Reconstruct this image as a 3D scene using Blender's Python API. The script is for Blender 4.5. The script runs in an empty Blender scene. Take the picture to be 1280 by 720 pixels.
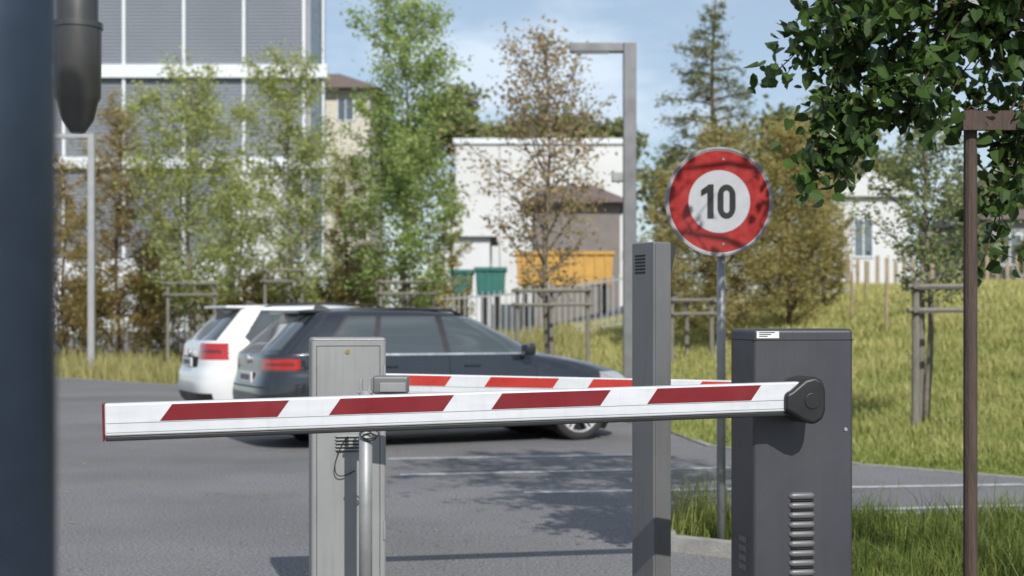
import bpy, math, random
import numpy as np
from mathutils import Vector, Matrix
F=1778.0; CH=1.3; HY=400.0
rng=np.random.default_rng(7); random.seed(7)
scene=bpy.context.scene
SUN_AZ=math.radians(16); SUN_EL=math.radians(38)

# ---------------------------------------------------------------- materials
def newmat(name):
    m=bpy.data.materials.new(name); m.use_nodes=True
    nt=m.node_tree; b=nt.nodes['Principled BSDF']; return m,nt,b
def mat(name,col,rough=.5,metal=0,var=.15,scale=4,bump=0,bscale=60,coat=0,spec=.5,stretch=None,rvar=.1,dirt=0):
    m,nt,b=newmat(name); N=nt.nodes; L=nt.links
    tc=N.new('ShaderNodeTexCoord'); src=tc.outputs['Object']
    if stretch:
        mp=N.new('ShaderNodeMapping'); mp.inputs['Scale'].default_value=stretch; L.new(src,mp.inputs[0]); src=mp.outputs[0]
    n=N.new('ShaderNodeTexNoise'); n.inputs['Scale'].default_value=scale; n.inputs['Detail'].default_value=6; n.inputs['Roughness'].default_value=.65
    L.new(src,n.inputs['Vector'])
    mr=N.new('ShaderNodeMapRange'); mr.inputs[1].default_value=.3; mr.inputs[2].default_value=.7
    mr.inputs[3].default_value=1-var; mr.inputs[4].default_value=1+var; L.new(n.outputs['Fac'],mr.inputs[0])
    fac=mr.outputs[0]
    if dirt:
        mp2=N.new('ShaderNodeMapping'); mp2.inputs['Scale'].default_value=(22,22,1.6); L.new(tc.outputs['Object'],mp2.inputs[0])
        n3=N.new('ShaderNodeTexNoise'); n3.inputs['Scale'].default_value=1.6; n3.inputs['Detail'].default_value=5; L.new(mp2.outputs[0],n3.inputs[0])
        r3=N.new('ShaderNodeMapRange'); r3.inputs[1].default_value=.50; r3.inputs[2].default_value=.75; r3.inputs[3].default_value=1; r3.inputs[4].default_value=1-dirt; L.new(n3.outputs['Fac'],r3.inputs[0])
        mm=N.new('ShaderNodeMath'); mm.operation='MULTIPLY'; L.new(fac,mm.inputs[0]); L.new(r3.outputs[0],mm.inputs[1]); fac=mm.outputs[0]
    vm=N.new('ShaderNodeVectorMath'); vm.operation='SCALE'; vm.inputs[0].default_value=col[:3]; L.new(fac,vm.inputs['Scale'])
    L.new(vm.outputs[0],b.inputs['Base Color'])
    mr2=N.new('ShaderNodeMapRange'); mr2.inputs[1].default_value=.3; mr2.inputs[2].default_value=.7
    mr2.inputs[3].default_value=max(0,rough-rvar); mr2.inputs[4].default_value=min(1,rough+rvar); L.new(n.outputs['Fac'],mr2.inputs[0]); L.new(mr2.outputs[0],b.inputs['Roughness'])
    b.inputs['Metallic'].default_value=metal; b.inputs['Coat Weight'].default_value=coat; b.inputs['Coat Roughness'].default_value=.04
    b.inputs['Specular IOR Level'].default_value=spec
    if bump:
        n2=N.new('ShaderNodeTexNoise'); n2.inputs['Scale'].default_value=bscale; n2.inputs['Detail'].default_value=4; L.new(src,n2.inputs['Vector'])
        bp=N.new('ShaderNodeBump'); bp.inputs['Strength'].default_value=bump; bp.inputs['Distance'].default_value=.01
        L.new(n2.outputs['Fac'],bp.inputs['Height']); L.new(bp.outputs[0],b.inputs['Normal'])
    return m
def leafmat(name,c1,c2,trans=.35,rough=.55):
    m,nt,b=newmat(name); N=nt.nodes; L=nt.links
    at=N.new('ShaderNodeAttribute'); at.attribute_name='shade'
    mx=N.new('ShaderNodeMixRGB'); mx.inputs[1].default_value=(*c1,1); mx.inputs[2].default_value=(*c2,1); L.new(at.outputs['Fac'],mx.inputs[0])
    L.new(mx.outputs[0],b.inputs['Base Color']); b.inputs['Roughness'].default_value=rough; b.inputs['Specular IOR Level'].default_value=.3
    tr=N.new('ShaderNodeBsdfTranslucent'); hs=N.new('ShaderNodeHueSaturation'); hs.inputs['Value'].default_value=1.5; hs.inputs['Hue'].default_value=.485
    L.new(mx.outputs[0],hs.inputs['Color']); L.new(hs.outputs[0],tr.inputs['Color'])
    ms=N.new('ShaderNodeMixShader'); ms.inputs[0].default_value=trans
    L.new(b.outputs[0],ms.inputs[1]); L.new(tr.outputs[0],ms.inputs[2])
    L.new(ms.outputs[0],N['Material Output'].inputs['Surface'])
    return m

M={}
def asphalt():
    m,nt,b=newmat('asphalt'); N=nt.nodes; L=nt.links
    tc=N.new('ShaderNodeTexCoord')
    a=N.new('ShaderNodeTexNoise'); a.inputs['Scale'].default_value=.35; a.inputs['Detail'].default_value=7; a.inputs['Roughness'].default_value=.6; L.new(tc.outputs['Object'],a.inputs[0])
    c=N.new('ShaderNodeTexNoise'); c.inputs['Scale'].default_value=55; c.inputs['Detail'].default_value=3; L.new(tc.outputs['Object'],c.inputs[0])
    r=N.new('ShaderNodeMapRange'); r.inputs[1].default_value=.35; r.inputs[2].default_value=.65; r.inputs[3].default_value=.80; r.inputs[4].default_value=1.15; L.new(a.outputs[0],r.inputs[0])
    r2=N.new('ShaderNodeMapRange'); r2.inputs[1].default_value=.3; r2.inputs[2].default_value=.7; r2.inputs[3].default_value=.5; r2.inputs[4].default_value=1.5; L.new(c.outputs[0],r2.inputs[0])
    v=N.new('ShaderNodeTexVoronoi'); v.feature='DISTANCE_TO_EDGE'; v.inputs['Scale'].default_value=.33
    wn=N.new('ShaderNodeTexNoise'); wn.inputs['Scale'].default_value=2; L.new(tc.outputs['Object'],wn.inputs[0])
    va=N.new('ShaderNodeVectorMath'); va.operation='ADD'; L.new(tc.outputs['Object'],va.inputs[0]); L.new(wn.outputs['Color'],va.inputs[1]); L.new(va.outputs[0],v.inputs['Vector'])
    r3=N.new('ShaderNodeMapRange'); r3.inputs[1].default_value=0; r3.inputs[2].default_value=.004; r3.inputs[3].default_value=.75; r3.inputs[4].default_value=1; L.new(v.outputs['Distance'],r3.inputs[0])
    m1=N.new('ShaderNodeMath'); m1.operation='MULTIPLY'; L.new(r.outputs[0],m1.inputs[0]); L.new(r2.outputs[0],m1.inputs[1])
    m2=N.new('ShaderNodeMath'); m2.operation='MULTIPLY'; L.new(m1.outputs[0],m2.inputs[0]); L.new(r3.outputs[0],m2.inputs[1])
    s=N.new('ShaderNodeVectorMath'); s.operation='SCALE'; s.inputs[0].default_value=(.158,.154,.158); L.new(m2.outputs[0],s.inputs['Scale'])
    L.new(s.outputs[0],b.inputs['Base Color']); b.inputs['Roughness'].default_value=.85; b.inputs['Specular IOR Level'].default_value=.25
    bp=N.new('ShaderNodeBump'); bp.inputs['Strength'].default_value=.6; bp.inputs['Distance'].default_value=.006; L.new(c.outputs[0],bp.inputs['Height']); L.new(bp.outputs[0],b.inputs['Normal'])
    return m
M['asphalt']=asphalt()
M['soil']=mat('meadow_soil',(.105,.12,.035),.95,var=.5,scale=1.2,bump=.6,bscale=20)
M['line']=mat('line_paint',(.38,.39,.40),.7,var=.4,scale=14)
M['concrete']=mat('concrete',(.27,.26,.24),.85,var=.2,scale=8,bump=.4)
M['darkcab']=mat('dark_grey_coating',(.056,.056,.065),.42,metal=.25,var=.06,scale=3,bump=.12,bscale=400,dirt=.12)
M['lightcab']=mat('grey_coating',(.235,.238,.24),.45,metal=.1,var=.07,scale=3,bump=.12,bscale=400,dirt=.14)
M['postgrey']=mat('post_grey',(.15,.15,.155),.42,metal=.3,var=.07,scale=3,bump=.1,bscale=300,dirt=.14)
M['black']=mat('black_plastic',(.012,.012,.013),.45,var=.2)
M['seam']=mat('seam_dark',(.01,.01,.01),.8)
M['white']=mat('boom_white',(.52,.535,.56),.38,var=.06,scale=6,stretch=(1,6,6),dirt=.08)
M['red']=mat('boom_red',(.155,.007,.012),.35,var=.08,scale=8,dirt=.1)
M['brightred']=mat('boom_bright_red',(.38,.027,.02),.35,var=.08,scale=8)
M['galv']=mat('galvanised',(.27,.275,.28),.5,metal=.35,var=.12,scale=12)
M['lamp']=mat('lamp_steel',(.19,.19,.195),.4,metal=.5,var=.06)
M['lamp2']=mat('lamp_steel_light',(.34,.345,.35),.45,metal=.3,var=.06)
M['steel']=mat('steel_bright',(.5,.5,.5),.35,metal=.8,var=.1)
M['blue']=mat('dark_blue_steel',(.035,.05,.075),.38,metal=.5,var=.2,scale=8)
M['duct']=mat('duct_metal',(.10,.098,.095),.38,metal=.7,var=.15)
M['wood']=mat('stake_wood',(.17,.155,.13),.85,var=.35,scale=6,stretch=(8,8,.7),bump=.6,bscale=30)
M['brownwood']=mat('brown_stake_wood',(.062,.042,.032),.75,var=.4,scale=6,stretch=(8,8,.7),bump=.6,bscale=30)
M['bark']=mat('bark',(.17,.145,.115),.9,var=.4,scale=9,bump=.8,bscale=25)
M['bark2']=mat('bark_brown',(.085,.055,.035),.9,var=.4,scale=9,bump=.8,bscale=25)
M['sticker']=mat('sticker_white',(.6,.6,.6),.4)
M['rubber']=mat('tyre_rubber',(.02,.02,.02),.8)
M['rim']=mat('alloy_rim',(.60,.60,.61),.35,metal=.4)
M['glass']=mat('tinted_glass',(.045,.055,.058),.03,var=.02,coat=.8,spec=1,rvar=0)
M['glass2']=mat('building_glass',(.10,.13,.16),.06,var=.2,coat=.3,spec=.9,rvar=.02)
M['taillight']=mat('taillight_red',(.38,.008,.01),.12,var=.1,scale=30,coat=1)
M['darkred']=mat('taillight_dark',(.11,.006,.008),.12,coat=1)
M['lens']=mat('headlight_lens',(.45,.47,.5),.1,metal=.4,coat=1)
M['chrome']=mat('chrome',(.6,.6,.6),.25,metal=.8)
M['carblack']=mat('dark_blue_grey_paint',(.024,.029,.038),.26,metal=.5,var=.03,coat=1,rvar=.02)
M['carwhite']=mat('white_paint',(.64,.65,.66),.3,var=.02,coat=1,rvar=.02)
M['wellblack']=mat('wheel_well',(.008,.008,.008),.9)
M['signred']=mat('sign_red',(.27,.011,.010),.35,var=.16,scale=14,coat=.3)
M['signwhite']=mat('sign_white',(.38,.39,.42),.4,var=.05,scale=14,coat=.3)
M['signblack']=mat('sign_black',(.010,.010,.012),.4)
M['wallwhite']=mat('wall_white',(.56,.565,.57),.8,var=.06,scale=.6)
M['wallcream']=mat('wall_cream',(.52,.49,.42),.8,var=.1,scale=.8)
M['wallgrey']=mat('wall_grey',(.25,.25,.26),.8,var=.1,scale=.8)
M['walldark']=mat('wall_grey_brown',(.17,.15,.14),.8,var=.2,scale=1.5)
M['roofbrown']=mat('roof_brown',(.13,.095,.085),.8,var=.3,scale=4)
M['mull']=mat('mullion_white',(.60,.63,.66),.5,var=.05)
M['orange']=mat('orange_container',(.46,.26,.055),.55,var=.15,scale=2)
M['teal']=mat('green_container',(.02,.12,.10),.5,var=.15,scale=2)
M['tan']=mat('tan_slats',(.28,.22,.15),.85,var=.3,scale=2)
def louvre():
    m,nt,b=newmat('louvre_blinds'); N=nt.nodes; L=nt.links
    tc=N.new('ShaderNodeTexCoord'); sp=N.new('ShaderNodeSeparateXYZ'); L.new(tc.outputs['Object'],sp.inputs[0])
    mu=N.new('ShaderNodeMath'); mu.operation='MULTIPLY'; mu.inputs[1].default_value=2*math.pi/.17; L.new(sp.outputs['Z'],mu.inputs[0])
    si=N.new('ShaderNodeMath'); si.operation='SINE'; L.new(mu.outputs[0],si.inputs[0])
    mr=N.new('ShaderNodeMapRange'); mr.inputs[1].default_value=-1; mr.inputs[2].default_value=1; mr.inputs[3].default_value=.68; mr.inputs[4].default_value=1.15; L.new(si.outputs[0],mr.inputs[0])
    n=N.new('ShaderNodeTexNoise'); n.inputs['Scale'].default_value=.25; L.new(tc.outputs['Object'],n.inputs[0])
    mm=N.new('ShaderNodeMath'); mm.operation='MULTIPLY_ADD'; mm.inputs[1].default_value=.4; L.new(n.outputs[0],mm.inputs[0]); L.new(mr.outputs[0],mm.inputs[2])
    s=N.new('ShaderNodeVectorMath'); s.operation='SCALE'; s.inputs[0].default_value=(.15,.165,.19); L.new(mm.outputs[0],s.inputs['Scale']); L.new(s.outputs[0],b.inputs['Base Color'])
    b.inputs['Roughness'].default_value=.5; b.inputs['Metallic'].default_value=.1
    bp=N.new('ShaderNodeBump'); bp.inputs['Strength'].default_value=.5; bp.inputs['Distance'].default_value=.05; L.new(si.outputs[0],bp.inputs['Height']); L.new(bp.outputs[0],b.inputs['Normal'])
    return m
M['louvre']=louvre()
L_green=leafmat('leaf_light_green',(.17,.21,.055),(.42,.46,.17),.44)
L_bright=leafmat('leaf_fresh_green',(.13,.20,.05),(.37,.45,.16),.44)
L_olive=leafmat('leaf_olive',(.18,.165,.05),(.44,.38,.15),.42)
L_rust=leafmat('leaf_rust',(.17,.135,.04),(.38,.30,.11),.42)
L_brown=leafmat('leaf_brown',(.21,.18,.07),(.42,.31,.17),.4)
L_conif=leafmat('leaf_conifer',(.09,.11,.045),(.24,.25,.10),.3)
L_ash=leafmat('leaf_ash',(.10,.135,.05),(.26,.30,.12),.3)
L_dark=leafmat('leaf_dark_green',(.016,.038,.009),(.075,.13,.03),.26,.34)
L_far=leafmat('leaf_far',(.12,.14,.05),(.27,.28,.12),.25)
L_fallen=leafmat('fallen_leaf',(.20,.13,.04),(.40,.32,.10),.1)
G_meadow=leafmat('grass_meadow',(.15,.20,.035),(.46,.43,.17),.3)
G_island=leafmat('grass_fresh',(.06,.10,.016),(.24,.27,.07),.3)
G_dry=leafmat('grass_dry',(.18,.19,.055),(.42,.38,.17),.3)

# ---------------------------------------------------------------- helpers
def empty(name,loc=(0,0,0),rz=0):
    e=bpy.data.objects.new(name,None); e.location=loc; e.rotation_euler=(0,0,rz); scene.collection.objects.link(e); return e
def link(ob,parent=None):
    scene.collection.objects.link(ob)
    if parent: ob.parent=parent
    return ob
def mesh(name,vs,fs,mats,parent=None,mi=None,smooth=False,bevel=0,segs=3):
    me=bpy.data.meshes.new(name); me.from_pydata([tuple(v) for v in vs],[],fs)
    for m in (mats if isinstance(mats,list) else [mats]): me.materials.append(m)
    if mi is not None: me.polygons.foreach_set('material_index',mi)
    if smooth: me.polygons.foreach_set('use_smooth',[True]*len(fs))
    me.update(); ob=bpy.data.objects.new(name,me); link(ob,parent)
    if bevel:
        b=ob.modifiers.new('b','BEVEL'); b.width=bevel; b.segments=segs; b.limit_method='ANGLE'; b.angle_limit=math.radians(40); b.harden_normals=False
        me.polygons.foreach_set('use_smooth',[True]*len(fs))
        try: me.set_sharp_from_angle(angle=math.radians(50))
        except Exception: pass
        w=ob.modifiers.new('w','WEIGHTED_NORMAL')
    return ob
BF=[(0,3,2,1),(4,5,6,7),(0,1,5,4),(1,2,6,5),(2,3,7,6),(3,0,4,7)]
def boxv(a,b):
    return [(a[0],a[1],a[2]),(b[0],a[1],a[2]),(b[0],b[1],a[2]),(a[0],b[1],a[2]),(a[0],a[1],b[2]),(b[0],a[1],b[2]),(b[0],b[1],b[2]),(a[0],b[1],b[2])]
def box(name,a,b,m,parent=None,bevel=0,segs=3): return mesh(name,boxv(a,b),BF,m,parent,bevel=bevel,segs=segs)
class Acc:
    def __init__(s): s.v=[]; s.f=[]; s.m=[]
    def add(s,vs,fs,mi=0):
        o=len(s.v); s.v+= [tuple(v) for v in vs]; s.f+=[tuple(i+o for i in f) for f in fs]; s.m+=[mi]*len(fs)
    def box(s,a,b,mi=0): s.add(boxv(a,b),BF,mi)
    def tube(s,pts,rad,n=8,mi=0,cap=True):
        pts=[Vector(p) for p in pts]; o=len(s.v); k=len(pts)
        for i,p in enumerate(pts):
            d=(pts[min(i+1,k-1)]-pts[max(i-1,0)]).normalized()
            ref=Vector((1,0,0)) if abs(d.z)>.7 else Vector((0,0,1))
            a=d.cross(ref).normalized(); b=d.cross(a)
            r=rad[i] if hasattr(rad,'__len__') else rad
            for j in range(n):
                t=2*math.pi*j/n; s.v.append(tuple(p+a*math.cos(t)*r+b*math.sin(t)*r))
        for i in range(k-1):
            for j in range(n):
                s.f.append((o+i*n+j,o+i*n+(j+1)%n,o+(i+1)*n+(j+1)%n,o+(i+1)*n+j)); s.m.append(mi)
        if cap:
            s.f.append(tuple(o+j for j in range(n))[::-1]); s.m.append(mi)
            s.f.append(tuple(o+(k-1)*n+j for j in range(n))); s.m.append(mi)
    def obj(s,name,mats,parent=None,**k): return mesh(name,s.v,s.f,mats,parent,mi=s.m,**k)
def fast(name,V,k,m,parent=None,shade=None):
    n=len(V)//k
    me=bpy.data.meshes.new(name); me.vertices.add(len(V)); me.vertices.foreach_set('co',V.astype(np.float32).ravel())
    me.loops.add(len(V)); me.loops.foreach_set('vertex_index',np.arange(len(V),dtype=np.int32))
    me.polygons.add(n); me.polygons.foreach_set('loop_start',np.arange(0,len(V),k,dtype=np.int32))
    try: me.polygons.foreach_set('loop_total',np.full(n,k,dtype=np.int32))
    except Exception: pass
    me.materials.append(m)
    if shade is not None:
        a=me.attributes.new('shade','FLOAT','FACE'); a.data.foreach_set('value',shade.astype(np.float32))
    me.update(calc_edges=True); me.validate()
    ob=bpy.data.objects.new(name,me); return link(ob,parent)
def sm(t):
    t=np.clip(t,0,1); return t*t*(3-2*t)
def sdist(x,y): return (x-4.1)*.82+(y-11.4)*.575
def H(x,y):
    s=sdist(x,y)
    return .75*sm((s-2.2)/14)+1.5*sm((s-2.2)/24)*sm((x+1)/9)
def gz(x,y): return float(H(np.float64(x),np.float64(y)))
def PX(px,D): return (px-640)/F*D
def PZ(py,D): return CH+(HY-py)/F*D

# ---------------------------------------------------------------- ground + road
xs=np.concatenate([np.linspace(-600,-45,14),np.arange(-40,45,.8),np.linspace(50,600,14)])
ys=np.concatenate([np.linspace(-100,-8,6),np.arange(-5,75,.8),np.linspace(80,1200,18)])
X,Y=np.meshgrid(xs,ys); Z=H(X,Y)-.006
Z+=np.where(sdist(X,Y)>2.6,.05*np.sin(X*1.3+Y*.7)*np.sin(Y*.9),0)
nx,ny=len(xs),len(ys); V=np.stack([X,Y,Z],-1).reshape(-1,3)
fs=[(j*nx+i,j*nx+i+1,(j+1)*nx+i+1,(j+1)*nx+i) for j in range(ny-1) for i in range(nx-1)]
mesh('ground',V,fs,M['soil'],smooth=True)
edge=[(-60,74),(-30,52.6),(-10.4,32.2),(-5.5,27),(-1.6,22.4),(1.2,19.0),(1.75,17.2),(2.0,14.6),(3.1,12.7),(4.3,11.45),(8,9.3),(20,5)]
poly=edge+[(20,-30),(-60,-30)]
mesh('road',[(x,y,0) for x,y in poly],[tuple(range(len(poly)))[::-1]],M['asphalt'])
xs=np.arange(-22,9.1,1.0); ys=np.arange(41,62,1.0); X,Y=np.meshgrid(xs,ys); V=np.stack([X,Y-.1*X,H(X,Y-.1*X)+.10],-1).reshape(-1,3); nx,ny=len(xs),len(ys)
mesh('yard_pavement',V,[(j*nx+i,j*nx+i+1,(j+1)*nx+i+1,(j+1)*nx+i) for j in range(ny-1) for i in range(nx-1)],M['asphalt'],smooth=True)
a=Acc()
for (x0,y0),(x1,y1) in zip(edge[1:-1],edge[2:]):
    d=Vector((x1-x0,y1-y0,0)).normalized(); n=Vector((-d.y,d.x,0))*.08
    p=[Vector((x0,y0,-.05)),Vector((x1,y1,-.05)),Vector((x1,y1,-.05))+n,Vector((x0,y0,-.05))+n]
    a.add([*p,*[q+Vector((0,0,.065)) for q in p]],BF)
a.obj('road_edging',[M['concrete']])
a=Acc()
for (p0,p1) in [((485,574),(835,568)),((500,594),(1000,583)),((655,616),(1280,606)),((850,643),(1290,632))]:
    q=[]
    for px,py in (p0,p1):
        D=CH*F/(py-HY); q.append((PX(px,D),D))
    (x0,y0),(x1,y1)=q; w=.055
    a.add([(x0,y0-w,.004),(x1,y1-w,.004),(x1,y1+w,.004),(x0,y0+w,.004)],[(0,1,2,3)])
a.obj('parking_line_markings',[M['line']])
isl=[(.93,8.05),(.98,8.75),(2.3,8.95),(7.5,8.2),(9,3),(1.75,3.4),(1.45,5.2),(1.40,7.7)]
a=Acc(); n=len(isl)
a.add([(x,y,.07) for x,y in isl],[tuple(range(n))[::-1]])
isl_o=a.obj('grass_verge',[M['soil']])
a=Acc()
for i in range(n):
    x0,y0=isl[i]; x1,y1=isl[(i+1)%n]; d=Vector((x1-x0,y1-y0,0)).normalized(); nn=Vector((-d.y,d.x,0))*.08
    p=[Vector((x0,y0,0)),Vector((x1,y1,0)),Vector((x1,y1,0))+nn,Vector((x0,y0,0))+nn]
    a.add([*p,*[q+Vector((0,0,.085)) for q in p]],BF)
a.obj('kerb',[M['concrete']])

# ---------------------------------------------------------------- grass
def blades(name,x,y,z,h,w,m,shade,lean=.35,extra=None):
    n=len(x); ang=rng.uniform(0,2*np.pi,n); la=rng.uniform(0,2*np.pi,n); ll=h*np.minimum(np.abs(rng.normal(0,lean,n)),1.0)
    h=np.sqrt(np.maximum(h*h-.5*ll*ll,.0004))
    dx,dy=np.cos(ang)*w/2,np.sin(ang)*w/2; lx,ly=np.cos(la)*ll,np.sin(la)*ll
    V=np.zeros((n,8,3)); st=lambda a,b,c: np.stack([a,b,c],-1)
    mx,my,mz=x+lx*.38,y+ly*.38,z+h*.62
    V[:,0]=st(x-dx,y-dy,z); V[:,1]=st(x+dx,y+dy,z)
    V[:,2]=st(mx+dx*.8,my+dy*.8,mz); V[:,3]=st(mx-dx*.8,my-dy*.8,mz)
    V[:,4]=V[:,3]; V[:,5]=V[:,2]
    V[:,6]=st(x+lx+dx*.15,y+ly+dy*.15,z+h); V[:,7]=st(x+lx-dx*.15,y+ly-dy*.15,z+h)
    return fast(name,V.reshape(-1,3),4,m,None,np.repeat(shade,2))
def inpoly(x,y,P):
    c=np.zeros(len(x),bool); j=len(P)-1
    for i in range(len(P)):
        xi,yi=P[i]; xj,yj=P[j]
        c^=((yi>y)!=(yj>y))&(x<(xj-xi)*(y-yi)/(yj-yi+1e-12)+xi); j=i
    return c
def noise2(x,y,s=1.0):
    return .5+.25*np.sin(x*1.7*s+2.1*np.sin(y*1.1*s))+.25*np.sin(y*2.3*s+1.7*np.sin(x*.9*s+1))
N=400000
y=10.5+34*rng.random(N)**1.5; x=rng.uniform(0,1,N)*(y*.44+1)-1
k=(~inpoly(x,y,poly))&(x>0.4-.15*(y-18)); x,y=x[k],y[k]; nz=.6*noise2(x,y,.9)+.4*noise2(y,x,2.7)
edgef=np.clip((sdist(x,y)+.6)/3.5,.25,1)
h=(.05+.24*rng.random(len(x))**1.8*(.3+nz))*edgef; w=.006+.0009*y
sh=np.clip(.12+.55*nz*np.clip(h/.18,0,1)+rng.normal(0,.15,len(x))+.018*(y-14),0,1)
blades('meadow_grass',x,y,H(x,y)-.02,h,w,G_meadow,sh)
N=80000
x=rng.uniform(-16,1.6,N); y=rng.uniform(18,41,N)
k=(~inpoly(x,y,poly)); x,y=x[k],y[k]; nz=noise2(x,y,.7)
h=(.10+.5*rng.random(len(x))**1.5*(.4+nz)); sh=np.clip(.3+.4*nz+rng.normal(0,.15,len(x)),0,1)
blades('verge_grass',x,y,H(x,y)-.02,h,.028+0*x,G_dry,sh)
N=110000
x=rng.uniform(.9,6,N); y=rng.uniform(4.6,9,N); k=inpoly(x,y,[(1.0,8.1),(1.02,8.7),(2.3,8.9),(7.4,8.15),(8.9,3.1),(1.85,3.5),(1.55,5.2),(1.48,7.75)]); x,y=x[k],y[k]; nz=noise2(x,y,2.2)
h=.03+.15*rng.random(len(x))**1.8*(.3+1.2*nz); h=np.where((rng.random(len(x))<.015),h+.17,h)
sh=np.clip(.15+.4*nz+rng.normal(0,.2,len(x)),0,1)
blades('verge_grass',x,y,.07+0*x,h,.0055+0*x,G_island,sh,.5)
N=900; x=1.10+rng.normal(0,.12,N); y=8.35+rng.normal(0,.14,N)
blades('weed_tuft',x,y,.07+0*x,.06+.36*rng.random(N)**2.6,.005+0*x,G_meadow,rng.random(N)*.7,.45)
n=170; x=rng.uniform(-4,3,n); y=5.5+9*rng.random(n); ang=rng.uniform(0,6.28,n); s=.016*rng.uniform(.6,1.5,n); zz=np.full(n,.006)
c,sn=np.cos(ang)*s,np.sin(ang)*s
V=np.stack([np.stack([x+c,y+sn,zz+.004],-1),np.stack([x-sn*.6,y+c*.6,zz],-1),np.stack([x-c,y-sn,zz+.008],-1),np.stack([x+sn*.6,y-c*.6,zz],-1)],1)
fast('fallen_leaves',V.reshape(-1,3),4,L_fallen,None,rng.random(n))

# ---------------------------------------------------------------- trees
def tree(name,x,y,Ht,R,cb=.25,nl=22,leaves=9000,ls=.07,m=L_green,bark='bark',tr=.06,prof='oval',up=.5,spread=.16,lean=0,seed=1,aspect=.55,z0=None,dens=.8):
    r=np.random.default_rng(seed); e=empty(name,(x,y,gz(x,y) if z0 is None else z0)); a=Acc()
    k=9; ph=r.uniform(0,6,2)
    tp=[Vector((lean*(i/k)**1.5*Ht*.1+.03*Ht*.25*math.sin(i*.9+ph[0]),.03*Ht*.25*math.sin(i*.8+ph[1]),Ht*i/k*.97)) for i in range(k+1)]
    a.tube(tp,[tr*(1-.88*i/k)+.004 for i in range(k+1)],7)
    def tpos(f):
        f=min(max(f,0),.999)*k; i=int(f); return tp[i].lerp(tp[i+1],f-i)
    segs=[]
    for i in range(nl):
        f=cb+(1-cb)*((i+.5*r.random())/nl)**.95; g=(f-cb)/(1-cb)
        if prof=='cone': ln=R*(1-g)**.75+.10*R
        elif prof=='col': ln=R*(.75+.35*math.sin(math.pi*g**.8))*(1-.62*g)
        else: ln=R*(math.sin(math.pi*(.16+.76*g**.85)))**.75
        ln*=r.uniform(.55,1.2); az=i*2.4+r.uniform(-.5,.5); el=up*r.uniform(.5,1.5)
        p=tpos(f*.98); d=Vector((math.cos(az)*math.cos(el),math.sin(az)*math.cos(el),math.sin(el))); pts=[p]
        for s in range(4):
            d=(d+Vector((r.normal(0,.12),r.normal(0,.12),(.10 if prof!='cone' else -.03)))).normalized(); p=p+d*ln/4; pts.append(p)
        rr=tr*.42*(1-.6*f)
        a.tube(pts,[rr*(1-.2*s)+.002 for s in range(5)],5,cap=False)
        segs.append((pts[2],pts[4]))
        ns=6
        for s in range(ns):
            t=.2+.8*(s+r.random())/ns; q=t*4; ii=min(int(q),3); b=pts[ii].lerp(pts[ii+1],q-ii)
            dd=(d*.6+Vector((r.normal(0,.65),r.normal(0,.65),r.normal(.1 if prof!='cone' else -.05,.35)))).normalized(); l2=ln*r.uniform(.25,.55)
            c=b+dd*l2; a.tube([b,b.lerp(c,.5)+Vector((0,0,.04*l2)),c],[rr*.35+.002,rr*.2+.0015,.001],4,cap=False); segs.append((b,c))
            if r.random()<.7:
                d3=(dd+Vector((r.normal(0,.7),r.normal(0,.7),r.normal(0,.5)))).normalized(); c3=b.lerp(c,.5)+d3*l2*.5; segs.append((b.lerp(c,.5),c3))
    a.obj('trunk_and_limbs',[M[bark]],e,smooth=True)
    S=np.array([[*p,*q] for p,q in segs]); wts=np.linalg.norm(S[:,3:]-S[:,:3],axis=1)*r.uniform(.15,1.7,len(S)); wts/=wts.sum()
    idx=r.choice(len(S),leaves,p=wts); t=r.random(leaves)[:,None]**.8
    c=S[idx,:3]*(1-t)+S[idx,3:]*t; sg=spread*(.35+.9*r.random((len(S),1)))[idx]*.5
    c=c+r.normal(0,1,(leaves,3))*sg*min(R,1.6)
    A=r.normal(0,1,(leaves,3)); A[:,2]*=.6; A/=np.linalg.norm(A,axis=1)[:,None]
    B=np.cross(A,r.normal(0,1,(leaves,3))); B/=np.linalg.norm(B,axis=1)[:,None]+1e-9
    s=(ls*r.uniform(.6,1.3,leaves))[:,None]
    V=np.stack([c-A*s*.5,c+B*s*.5*aspect,c+A*s*.5,c-B*s*.5*aspect],1)
    clr=r.random(len(S))[idx]
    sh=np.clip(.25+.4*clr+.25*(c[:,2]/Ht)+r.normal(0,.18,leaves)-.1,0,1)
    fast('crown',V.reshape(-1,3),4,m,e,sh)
    return e
def at(px,D): return PX(px,D),D
def T(name,px,D,topy,Rpx,**k):
    x,y=at(px,D); zt=PZ(topy,D); z=gz(x,y)
    return tree(name,x,y,zt-z,Rpx/F*D,**k)
LC=dict(prof='col',up=.35,aspect=.35,bark='bark2')
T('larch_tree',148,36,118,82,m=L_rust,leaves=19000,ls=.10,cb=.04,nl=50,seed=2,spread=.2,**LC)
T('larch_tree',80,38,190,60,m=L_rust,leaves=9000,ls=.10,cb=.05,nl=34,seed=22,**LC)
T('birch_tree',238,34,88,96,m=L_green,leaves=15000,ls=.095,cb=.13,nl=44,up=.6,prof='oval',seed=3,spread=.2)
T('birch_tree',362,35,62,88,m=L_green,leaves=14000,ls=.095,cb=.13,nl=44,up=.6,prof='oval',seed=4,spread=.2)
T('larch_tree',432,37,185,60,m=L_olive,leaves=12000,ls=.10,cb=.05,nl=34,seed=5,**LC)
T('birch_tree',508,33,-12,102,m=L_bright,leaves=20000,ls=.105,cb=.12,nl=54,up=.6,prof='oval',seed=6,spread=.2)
T('birch_tree',300,42,205,72,m=L_green,leaves=6500,ls=.12,cb=.08,nl=28,up=.7,prof='oval',seed=61)
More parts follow.
